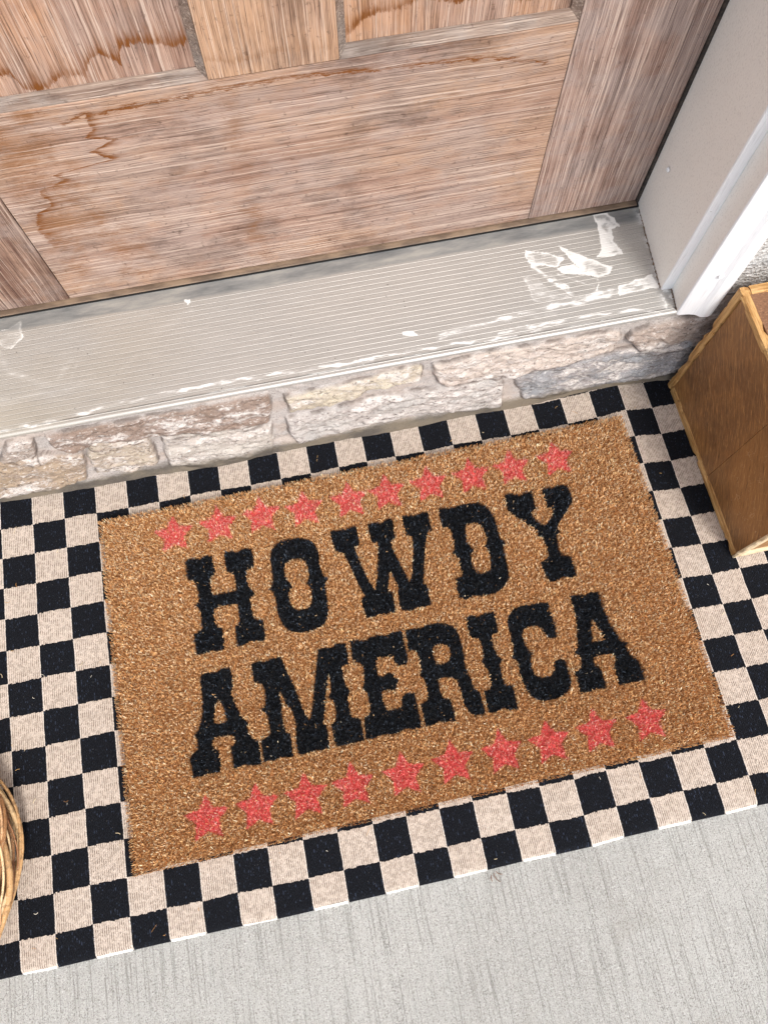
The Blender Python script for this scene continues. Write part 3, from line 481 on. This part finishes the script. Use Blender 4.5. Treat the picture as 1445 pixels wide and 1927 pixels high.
# ------------------------------------------------------------------ door
YD = .7412; ZB = .1758
door = empty('wooden_door', (.48, .76, ZB), 'weathered brown wooden panel door with orange stain marks', 'door')
DL, DR = .024, .9335
def panel_slab(name, x0, x1, z0, z1, y, mat, th=.04, bev=.0012):
    return box(name, (x0, y, z0), (x1, y + th, z1), mat, door, bev, 2)
box('bottom_rail', (.1805, YD, ZB), (.7850, YD + .042, .4475), M_rail, door, .0010)
box('stile', (DL, YD - .0004, ZB), (.1795, YD + .042, 2.20), M_stl, door, .0010)
box('stile', (.7856, YD - .0004, ZB), (DR, YD + .042, 2.20), M_str, door, .0010)
box('mullion', (.4225, YD + .0002, .4482), (.5482, YD + .042, 1.0), M_mul, door, .0015)
box('lock_rail', (.1805, YD, 1.0005), (.7850, YD + .042, 1.25), M_rail, door, .001)
box('top_rail', (.1805, YD, 2.05), (.7850, YD + .042, 2.20), M_rail, door, .001)
box('mullion', (.4225, YD + .0002, 1.2505), (.5482, YD + .042, 2.0495), M_mul, door, .0015)
for x0, x1, mat in ((.1800, .4225, M_pl), (.5482, .7856, M_pr)):
    for z0, z1 in ((.4480, 1.0), (1.2505, 2.0495)):
        d = .011; c = .0085
        pn = box('panel', (x0, YD + d, z0), (x1, YD + .034, z1), mat, door, 0)
        # sloped moulding round the panel
        for nm, P, ax, t0, t1 in (('moulding', [(YD + .0012, z0 + .0002), (YD + d - .0003, z0 + .0002), (YD + d - .0003, z0 + c), (YD + d - .0025, z0 + c)], 'x', x0, x1),
                                  ('moulding', [(YD + .0012, z1 - .0002), (YD + d - .0003, z1 - .0002), (YD + d - .0003, z1 - c), (YD + d - .0025, z1 - c)], 'x', x0, x1)):
            prism(nm, P, ax, t0, t1, M_mold, pn)
        for a, s in ((x0, 1), (x1, -1)):
            prism('moulding', [(a + s * .0002, YD + .0012), (a + s * .0002, YD + d - .0006), (a + s * .0085, YD + d - .0006), (a + s * .0085, YD + d - .0025)], 'z', z0 + .0006, z1 - .0006, M_mold, pn)
prism('sweep', [(YD + .003, T + .0018), (YD - .0060, T + .0018), (YD - .0068, T + .0028), (YD - .0058, T + .0042), (YD - .0020, T + .0050), (YD - .0020, T + .0056), (YD + .003, T + .0056)], 'x', DL + .002, .9345, M_sweep, door)

# ------------------------------------------------------------------ door frame
fr = empty('door_frame', (.95, .6, T), 'pale painted door frame with white moulded casing right of the door', 'door frame')
ZT2 = 2.215
def jamb(s):
    f = (lambda x: x) if s > 0 else (lambda x: .0185 + .9388 - x)
    P = [(.9385, .7440), (.9252, .6040), (.9272, .6032), (.9390, .6025), (.9900, .6025), (.9900, .7440)]
    prism('jamb', [(f(a), b) for a, b in P], 'z', T + (.0002), ZT2, M_jamb, fr)
    P = [(.9252, .6038), (.9256, .6018), (.9390, .6010), (.9396, .6024)]
    prism('stop', [(f(a), b) for a, b in P], 'z', T + .0006, ZT2, M_white, fr)
    P = [(.9392, .6012), (.9348, .5672), (.9700, .5672), (.9700, .6012)]
    prism('return', [(f(a), b) for a, b in P], 'z', T + .0004, ZT2, M_jamb if s > 0 else M_white, fr)
    P = [(.9346, .5674), (.9352, .5655), (.9380, .5640), (.9430, .5634), (.9500, .5624), (.9575, .5600), (.9600, .5580), (.9625, .5560), (.9670, .5545), (.9725, .5540), (.9760, .5548), (.9785, .5562), (.9805, .5600), (.9806, .5900), (.9500, .5900)]
    o = prism('casing', [(f(a), b) for a, b in P], 'z', T - .0040, ZT2 + .05, M_white, fr)
    for x, z in ((.9252 + .004, .2997),):
        # slightly sunken filled screw head on the casing
        a = np.linspace(0, 2 * np.pi, 17)[:-1]
        ring = lambda r, y: [(f(.9560) + r * math.cos(t), y, .245 + r * math.sin(t)) for t in a]
        v = ring(.0030, .5596) + ring(.0026, .5582) + ring(.0014, .5586); n = 16
        fs = [(i, (i + 1) % n, n + (i + 1) % n, n + i) for i in range(n)] + [(n + i, n + (i + 1) % n, 2 * n + (i + 1) % n, 2 * n + i) for i in range(n)] + [tuple(range(2 * n, 3 * n))]
        raw('screw_cap', v, fs, M_white, fr)
    # weatherstrip between door and jamb
    box('weatherstrip', (min(f(.9338), f(.9395)), .7385, T + .0020), (max(f(.9338), f(.9395)), .752, ZT2 - .005), M_black, fr, .0008)
jamb(1); jamb(-1)
L = np.zeros((2, 60, 3)); t = np.linspace(0, 1, 60)
L[0, :, 0] = .9372 - t * .0128 + rng.normal(0, .0005, 60); L[0, :, 1] = .7300 - t * .125; L[1, :, 0] = .9384 - t * .0042 + rng.normal(0, .0004, 60); L[1, :, 1] = .6010 - t * .032; L[:, :, 2] = T + .0004
rr_ = np.abs(rng.normal(.0007, .0005, (2, 60)))
tubes('caulk_line', L, rr_, M_sweep, fr, 5)
# chipped nail dimple on the jamb
a = np.linspace(0, 2 * np.pi, 11)[:-1]
v = [(.9338 - .0001 - .0016 * 0, .706 + .0035 * math.cos(t) * (1 + .2 * math.sin(3 * t)), .2645 + .0035 * math.sin(t)) for t in a] + [(.9338 - .0022, .706 + .0018 * math.cos(t), .2650 + .0016 * math.sin(t)) for t in a]
fs = [(i, (i + 1) % 10, 10 + (i + 1) % 10, 10 + i) for i in range(10)] + [tuple(range(10, 20))]
raw('paint_chip', v, fs, M_white, fr)
box('head', (.0185, .6030, ZT2 - .001), (.9388, .744, ZT2 + .03), M_jamb, fr, 0)
box('casing', (-.02, .5600, ZT2 + .0500), (.98, .5900, ZT2 + .10), M_white, fr, .002)

# ------------------------------------------------------------------ house wall
hw = empty('house_wall', (1.3, .6, T), 'rough white stucco house wall beside the door casing', 'wall')
box('stucco_panel', (.9800, .5780, .1706), (3.6, .80, 2.9), M_stucco, hw, 0)
box('stucco_panel', (-3.0, .5780, .1706), (-.0240, .80, 2.9), M_stucco, hw, 0)
box('stucco_panel', (-.0240, .5785, ZT2 + .0995), (.9800, .80, 2.9), M_stucco, hw, 0)
box('footing', (1.7, .5800, GZ), (3.6, .80, .1700), M_stone, hw, 0)
box('footing', (-3.0, .5800, GZ), (-.6, .80, .1700), M_stone, hw, 0)

# ------------------------------------------------------------------ checked rug
SQ = .043
tab0 = np.array([0, -1.5, -.6, .3, .5, .4, 0, -1.1, -.4, -.8, .5, -.7, -1.6, -2.3, -2, -2.6, -.9, -1.9, -1.7, -1.3, -1.6, -2, 0, -3, -6]) / 1000
tab12 = np.array([-3, -2.3, -.8, .6, 2.5, 3, 4.4, 4.6, 4.6, 5.2, 5.1, 3.3, 1.2, .1, -1, -.8, -.9, -1, -1.5, -.4, .7, 2.7, -1.4, -4, -7]) / 1000
y12 = np.array([3.4, 3, 2.1, 1.7, -.4, -.5, 0, -.2, -1.5, -1.1, -1.3, .1, .3, .4, -.5, .3, -.4, -2.1, -1.8, -1.5, -.2, 3, -1.7, -1, 0]) / 1000
y0t = np.array([1.6, .4, .8, .5, .5, .1, -.2, -1.3, -1.3, -1.1, -1.1, -.6, -.6, -.3, .3, -.6, -.7, 1.4, 1.5, 1.6, 1.4, 2.7, 1.5, 0, 0]) / 1000
ui = np.arange(-5.0, 27.01, .05); vi = np.arange(-.84, 13.31, .05)
UU, VV = np.meshgrid(ui, vi, indexing='ij'); kk = np.arange(25.)
f12 = np.clip(VV / 12, 0, 1.1)
dx = np.interp(UU, kk, tab0) * (1 - f12) + np.interp(UU, kk, tab12) * f12
dy = np.interp(UU, kk, y0t) * (1 - f12) + np.interp(UU, kk, y12) * f12
RX = UU * SQ + dx; RY = VV * SQ * .9976 + dy
RZ = fbm(UU * .45, VV * .45, 41, 2) * .0030 + fbm(UU * 6, VV * 4, 42, 2) * .0005
edge = VV + .84; RZ -= np.clip(1 - edge / .16, 0, 1) ** 2 * .0042
rug = empty('checkered_rug', (.5, .25, GZ), 'black and cream checkered woven rug under the coir doormat', 'rug')
me = np_mesh('rug_weave', np.stack([RX, RY, RZ], -1).reshape(-1, 3), grid_faces(len(ui), len(vi)), smooth=True, uv=np.stack([UU, VV], -1).reshape(-1, 2))
link('rug_weave', me, M_rug, rug)
# front side of the rug at cream squares, sunlight painted in as white
M_edge = rug_edge(); ex = np.arange(-5.0, 27.0, .05); cells = np.floor(ex).astype(int)
V = []; F = []
for c in range(-5, 27):
    if (c - 1) % 2 == 0: continue                     # black squares end in black yarn
    u = np.linspace(c + .03, c + .97, 24)
    bx = u * SQ + np.interp(u, kk, tab0); by = -.84 * SQ * .9976 + np.interp(u, kk, y0t)
    pf = [(.0022, -.0040 + .0016), (.0010, -.0022), (-.0002, -.0028), (-.0009, -.0042), (-.0006, GZ + .0004)]
    V = []; F = []
    for i in range(len(u)):
        for a_, z_ in pf: V.append((bx[i], by[i] + a_ + random.uniform(-.0002, .0002), z_))
    for i in range(len(u) - 1):
        for j in range(4): F.append((i * 5 + j, (i + 1) * 5 + j, (i + 1) * 5 + j + 1, i * 5 + j + 1))
    link('sunlit_edge', np_mesh('sunlit_edge', V, F, smooth=True), M_edge, rug)
sv = [(float(RX[i, 0]), float(RY[i, 0]), float(RZ[i, 0])) for i in range(0, len(ui), 4)]
V = []; F = []
for i, (a_, b_, c_) in enumerate(sv): V += [(a_, b_, c_), (a_, b_ - .0006, GZ)]
for i in range(len(sv) - 1): F.append((2 * i, 2 * i + 1, 2 * i + 3, 2 * i + 2))
def blackyarn():
    n = NT('black yarn'); f = n.noise(n.co, 600, 2); return n.done(n.mix(f, srgb(14,15,18), srgb(36,40,48)), .95, f, .5, .001)
M_yarn = blackyarn()
link('edge_yarn', np_mesh('edge_yarn', V, F), M_yarn, rug)

# ------------------------------------------------------------------ coir doormat
MC = (.51595, .27456, 0.0); MA = .009557; MW, MH = .7575, .4560
mat = empty('coir_doormat', MC, 'tan coir doormat printed HOWDY AMERICA with rows of coral red stars', 'doormat')
ca, sa = math.cos(MA), math.sin(MA)
def toworld(lx, ly): return MC[0] + lx * ca - ly * sa, MC[1] + lx * sa + ly * ca
bw, bh = MW / 2 - .003, MH / 2 - .003
NBX, NBY = 500, 300
gx = np.linspace(-bw, bw, NBX); gy = np.linspace(-bh, bh, NBY); GX, GY = np.meshgrid(gx, gy, indexing='ij')
wx_, wy_ = toworld(GX, GY); gz = .0090 + fbm(GX * 260, GY * 260, 51, 2) * .003; gz[0, :] = gz[-1, :] = .0015; gz[:, 0] = gz[:, -1] = .0015
keys = list(GLYPHS)
def dye(jx, jy):
    lab = np.full(jx.shape, -1)
    for q, k in enumerate(keys):
        ps = [[(a / 1e4, b / 1e4) for a, b in P] for P in GLYPHS[k]]
        m = inside(jx, jy, ps[0])
        for hP in ps[1:]: m &= ~inside(jx, jy, hP)
        lab[m] = q
    for q, (sx0, sy0) in enumerate(STARS):
        sx0 /= 1e4; sy0 /= 1e4; P = []
        for t in range(10):
            an = math.pi / 2 + t * math.pi / 5 - .03; r = .0285 if t % 2 == 0 else .0143
            P.append((sx0 + r * math.cos(an), sy0 + r * math.sin(an)))
        lab[inside(jx, jy, P)] = 100 + q
    return lab
bl = dye(GX, GY); bc = np.zeros(GX.shape + (3,)) + lin((150,104,62)); bc *= rng.uniform(.5, 1.3, GX.shape)[..., None]
bc[(bl >= 0) & (bl < 100)] = lin((14,16,19)); bc[bl >= 100] = lin((210,84,80))
me = np_mesh('backing', np.stack([wx_, wy_, gz], -1).reshape(-1, 3), grid_faces(NBX, NBY), col=bc.reshape(-1, 3)); link('backing', me, M_fib, mat)
# fibres
CL = .0023
ncx, ncy = int(MW / CL), int(MH / CL); ii, jj = np.meshgrid(np.arange(ncx), np.arange(ncy), indexing='ij')
cx = -MW / 2 + (ii.ravel() + .5) * MW / ncx + rng.normal(0, .0008, ii.size); cy = -MH / 2 + (jj.ravel() + .5) * MH / ncy + rng.normal(0, .0008, ii.size)
PER = 4
ctone = rng.random(cx.size); clean = rng.normal(0, 1, (cx.size, 2)); chz = rng.normal(0, .0011, cx.size)
bxl = np.repeat(cx, PER) + rng.normal(0, .0010, cx.size * PER); byl = np.repeat(cy, PER) + rng.normal(0, .0010, cx.size * PER)
N = bxl.size; tone = np.repeat(ctone, PER); lean = np.repeat(clean, PER, 0) * .55 + rng.normal(0, .75, (N, 2))
bxl = np.clip(bxl, -MW / 2 + .0006, MW / 2 - .0006); byl = np.clip(byl, -MH / 2 + .0006, MH / 2 - .0006)
wave = fbm(bxl * 22, byl * 22, 61, 3)
top = .0150 + np.repeat(chz, PER) + rng.normal(0, .0007, N) + wave * .0012
ed = np.minimum(MW / 2 - np.abs(bxl), MH / 2 - np.abs(byl)); lean *= np.where(ed < .005, .45, 1)[:, None]
h = np.clip(rng.normal(.0050, .0009, N), .003, .008)
root = top - h * .9; root = np.where(ed < .003, rng.uniform(.001, .009, N), root)
Ln = lean * .0011
az = rng.random(N) * np.pi; wd = rng.uniform(.00024, .00046, N); sx, sy = np.cos(az) * wd, np.sin(az) * wd
P0 = np.stack([bxl, byl, root], 1); P1 = np.stack([bxl + Ln[:, 0] * .45, byl + Ln[:, 1] * .45, root + (top - root) * .6], 1)
P2 = np.stack([bxl + Ln[:, 0] * 1.25, byl + Ln[:, 1] * 1.25, top], 1); S = np.stack([sx, sy, 0 * sx], 1)
pts = np.stack([P0 - S, P0 + S, P1 - S, P1 + S, P2 - S * .55, P2 + S * .55], 1)      # N,6,3
# which dye
tx_, ty_ = bxl + Ln[:, 0] * .4, byl + Ln[:, 1] * .4
lab = dye(tx_ + rng.normal(0, .00025, N), ty_ + rng.normal(0, .00025, N))
pal = np.array([lin(c) for c in ((204,148,92), (220,170,114), (232,188,136), (242,206,160), (250,228,194), (156,102,58))])
pi_ = rng.choice(6, N, p=[.18, .24, .22, .16, .14, .06]); colb = pal[pi_] * (.76 + .48 * tone[:, None]) * rng.uniform(.88, 1.12, (N, 1))
red = np.array([lin(c) for c in ((236,128,120), (242,152,142), (222,100,96), (248,200,188))]); blk = np.array([lin(c) for c in ((20,22,28), (32,38,46), (82,92,104), (12,13,16))])  # grey-blue entries put glints into the colour of the black fibres
isR = lab >= 100; isB = (lab >= 0) & (lab < 100)
colb[isR] = red[rng.choice(4, isR.sum(), p=[.33, .30, .20, .17])] * rng.uniform(.72, 1.2, (isR.sum(), 1))
colb[isB] = blk[rng.choice(4, isB.sum(), p=[.4, .3, .12, .18])]
miss = (isR | isB) & (rng.random(N) < np.where(isR, .13, .010)); colb[miss] = pal[pi_[miss]]
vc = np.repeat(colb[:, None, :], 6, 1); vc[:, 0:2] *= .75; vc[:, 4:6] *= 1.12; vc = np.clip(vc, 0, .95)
wxp, wyp = toworld(pts[..., 0], pts[..., 1]); pts = np.stack([wxp, wyp, pts[..., 2]], -1)
def pile(name, m, material):
    n = int(m.sum()); b = (np.arange(n) * 6)[:, None]
    F = np.concatenate([b + np.array([[0, 1, 3, 2]]), b + np.array([[2, 3, 5, 4]])])
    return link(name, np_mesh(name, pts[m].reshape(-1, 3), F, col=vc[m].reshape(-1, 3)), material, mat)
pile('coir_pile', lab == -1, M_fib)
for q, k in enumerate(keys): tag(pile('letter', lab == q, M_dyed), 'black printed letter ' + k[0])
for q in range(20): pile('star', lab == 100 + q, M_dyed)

# ------------------------------------------------------------------ stray fibres on the rug
def litter():
    n = 70; L = np.zeros((n, 6, 3)); rad = rng.uniform(.00016, .00034, n); cols = np.zeros((n, 3))
    for i in range(n):
        while True:
            x, y = rng.uniform(-.05, 1.1), rng.uniform(-.03, .55)
            lx, ly = x - MC[0], y - MC[1]
            if not (abs(lx) < MW / 2 + .004 and abs(ly) < MH / 2 + .004) and not (x > .97 and y > .265) and not (math.hypot(x + .145, y - .1) < .17): break
        if rng.random() < .5: a = rng.random() * 6.28; x = np.clip(x, -.05, 1.1)
        a = rng.random() * 6.28; ln = rng.uniform(.002, .008) * (1 if rng.random() < .8 else 1.8); k = rng.normal(0, 1.4)
        t = np.linspace(0, 1, 6); an = a + k * t
        L[i, :, 0] = x + np.cumsum(np.cos(an)) * ln / 6; L[i, :, 1] = y + np.cumsum(np.sin(an)) * ln / 6; L[i, :, 2] = .0014 + rng.random() * .0015
        cols[i] = lin(random.choice([(226,206,168), (206,166,108), (236,228,210), (180,130,76)]))
    return tubes('coir_litter', L, rad, M_fib, None, 4, cols)
tag(litter(), 'stray tan coir fibres shed over the checkered rug', 'fibres', kind='stuff')
L = np.zeros((3, 8, 3)); t = np.linspace(0, 1, 8)
for i, (x, y, a, ln) in enumerate([(.563, -.0415, -1.7, .012), (.566, -.040, -1.2, .008), (.560, -.043, -2.3, .007)]):
    L[i, :, 0] = x + np.cos(a + t * .6) * t * ln; L[i, :, 1] = y + np.sin(a + t * .6) * t * ln; L[i, :, 2] = GZ + .0012
tag(tubes('dry_twig', L, np.full(3, .0004), M_twig, None, 5, np.array([lin((120,76,48))] * 3)), 'tiny dry brown twig on the concrete at the rug front edge', 'twig')

# ------------------------------------------------------------------ wooden crate
bx0, bx1, by0, by1, bz = .979, 1.215, .2725, .5465, .2350
cr = empty('wooden_crate', ((bx0 + bx1) / 2, (by0 + by1) / 2, 0), 'brown wooden box with worn honey coloured edges at the rug corner', 'wooden box')
z0 = .0012
M_inner = M_cp
# left face: two boards with a seam, slightly sunk behind the edge strips
box('side_panel', (bx0 + .0023, .3908, z0 + .010), (bx0 + .009, by1 - .012, bz - .006), M_cp, cr, .0004)
box('side_panel', (bx0 + .0026, by0 + .0025, z0 + .002), (bx0 + .009, .3904, bz - .006), M_cp, cr, .0004)
def worn(name, a, b, mat, ax, seed):
    """edge strip with gouged, chipped edges"""
    n = 60; r = np.random.default_rng(seed); A = np.array(a, float); B = np.array(b, float); k = 'xyz'.index(ax); o = [i for i in range(3) if i != k]
    t = np.linspace(0, 1, n); ring = [(0, 0), (.5, 0), (1, 0), (1, .5), (1, 1), (.5, 1), (0, 1), (0, .5)]
    V = np.zeros((n, 8, 3)); w = np.abs(B - A)
    for q, (s, u) in enumerate(ring):
        c1 = s + (.03 * fbm(t * 26, t * 0 + q, seed + q, 3)) * (1 - 2 * s if s != .5 else 0); c2 = u + (.03 * fbm(t * 22 + 5, t * 0 + q, seed + 9 + q, 3)) * (1 - 2 * u if u != .5 else 0)
        corner = s != .5 and u != .5; g = (np.clip((fbm(t * 14, t * 0 + q * 3.3, seed + 20 + q, 4) - .16) * 3, 0, 1)) * .22 + .04 if corner else 0
        c1 = c1 + g * (1 - 2 * s); c2 = c2 + g * (1 - 2 * u)
        V[:, q, k] = A[k] + t * (B[k] - A[k]); V[:, q, o[0]] = A[o[0]] + c1 * (B[o[0]] - A[o[0]]); V[:, q, o[1]] = A[o[1]] + c2 * (B[o[1]] - A[o[1]])
    F = []
    for i in range(n - 1):
        for q in range(8): F.append((i * 8 + q, i * 8 + (q + 1) % 8, (i + 1) * 8 + (q + 1) % 8, (i + 1) * 8 + q))
    vs = V.reshape(-1, 3).tolist(); fs = F + [tuple(range(8)), tuple(range((n - 1) * 8, n * 8))]
    return raw(name, vs, fs, mat, cr)
worn('edge_strip', (bx0 - .0002, by1 - .0115, z0), (bx0 + .011, by1, bz), M_sz, 'z', 101)
worn('edge_strip', (bx0, by0 + .004, z0 - .0006), (bx0 + .012, by1 - .0125, z0 + .0125), M_sy, 'y', 202)
worn('edge_strip', (bx0 - .0004, by0 + .004, bz - .009), (bx0 + .0095, by1 - .0005, bz + .0004), M_sy, 'y', 303)
worn('edge_strip', (bx0 + .012, by1 - .012, bz - .009), (bx1, by1 + .0010, bz + .0002), M_sx, 'x', 404)
worn('edge_strip', (bx0 + .0006, by0 - .0004, z0), (bx0 + .010, by0 + .0042, bz), M_pale, 'z', 505)
worn('edge_strip', (bx0 + .010, by0 - .0006, z0), (bx1, by0 + .010, z0 + .011), M_pale, 'x', 606)
worn('edge_strip', (bx0 + .0115, by0, bz - .009), (bx1, by0 + .010, bz + .0002), M_sx, 'x', 707)
worn('edge_strip', (bx1 - .012, by0 + .010, bz - .009), (bx1, by1 - .012, bz), M_sy, 'y', 808)
worn('edge_strip', (bx1 - .012, by1 - .012, z0), (bx1, by1, bz - .009), M_sz, 'z', 909)
worn('edge_strip', (bx1 - .012, by0, z0 + .011), (bx1, by0 + .010, bz - .009), M_sz, 'z', 910)
box('front_panel', (bx0 + .010, by0 + .004, z0 + .006), (bx1 - .006, by0 + .009, bz - .006), M_cp, cr, 0)
box('back_panel', (bx0 + .012, by1 - .009, z0 + .004), (bx1 - .006, by1 - .003, bz - .006), M_cp, cr, 0)
box('side_panel', (bx1 - .009, by0 + .008, z0 + .004), (bx1 - .003, by1 - .008, bz - .006), M_cp, cr, 0)
box('top_panel', (bx0 + .0105, by0 + .009, bz - .010), (bx1 - .010, by1 - .011, bz - .0016), M_ct, cr, 0)

# ------------------------------------------------------------------ twig wreath at the left edge
wr = empty('twig_wreath', (-.145, .098, 0), 'round woven wreath of tan vine twigs on the rug at left', 'wreath')
n = 165; m = 34; L = np.zeros((n, m, 3)); rad = np.zeros((n, m)); cols = np.zeros((n, 3)); t = np.linspace(0, 1, m)
for i in range(n):
    a0 = rng.random() * 6.283; span = rng.uniform(1.2, 3.0); a = a0 + span * t
    ph = rng.random() * 6.283 + rng.uniform(-1.9, 1.9) * span * t; rr = (.016 + .022 * math.sqrt(rng.random())) * (1 + .08 * np.sin(a * 5 + i))
    Rm = .1270 + rr * np.cos(ph) + .002 * np.sin(a * 3 + i) ; z = .040 + rr * np.sin(ph) * .95
    L[i, :, 0] = -.145 + Rm * np.cos(a); L[i, :, 1] = .098 + Rm * np.sin(a); L[i, :, 2] = np.maximum(z, .003)
    r0 = rng.choice([.0014, .0022, .0030, .0038], p=[.25, .35, .28, .12]); rad[i] = r0 * (1 - .5 * np.abs(2 * t - 1) ** 3)
    cols[i] = lin(random.choice([(214,178,128), (192,150,100), (168,120,76), (226,196,150), (140,92,56), (204,160,116)])) * rng.uniform(.85, 1.1)
tubes('vine_strand', L, rad, M_twig, wr, 6, cols)['kind'] = 'stuff'
bands = []
for a in (.62, 2.2, 3.9, 5.4):
    for q in range(4):
        th_ = np.linspace(0, 2 * np.pi, 24); aa = a + q * .028 + .05 * np.sin(th_)
        Rm = .127 + .0415 * np.cos(th_); bands.append(np.stack([-.145 + Rm * np.cos(aa), .098 + Rm * np.sin(aa), np.maximum(.040 + .040 * np.sin(th_), .002)], 1))
bands = np.array(bands)
for b4 in range(4):
    tubes('binding', bands[b4 * 4:b4 * 4 + 4], np.full(4, .0021), M_twig, wr, 6, np.array([lin((206,158,104))] * 4))
print('blades', N)
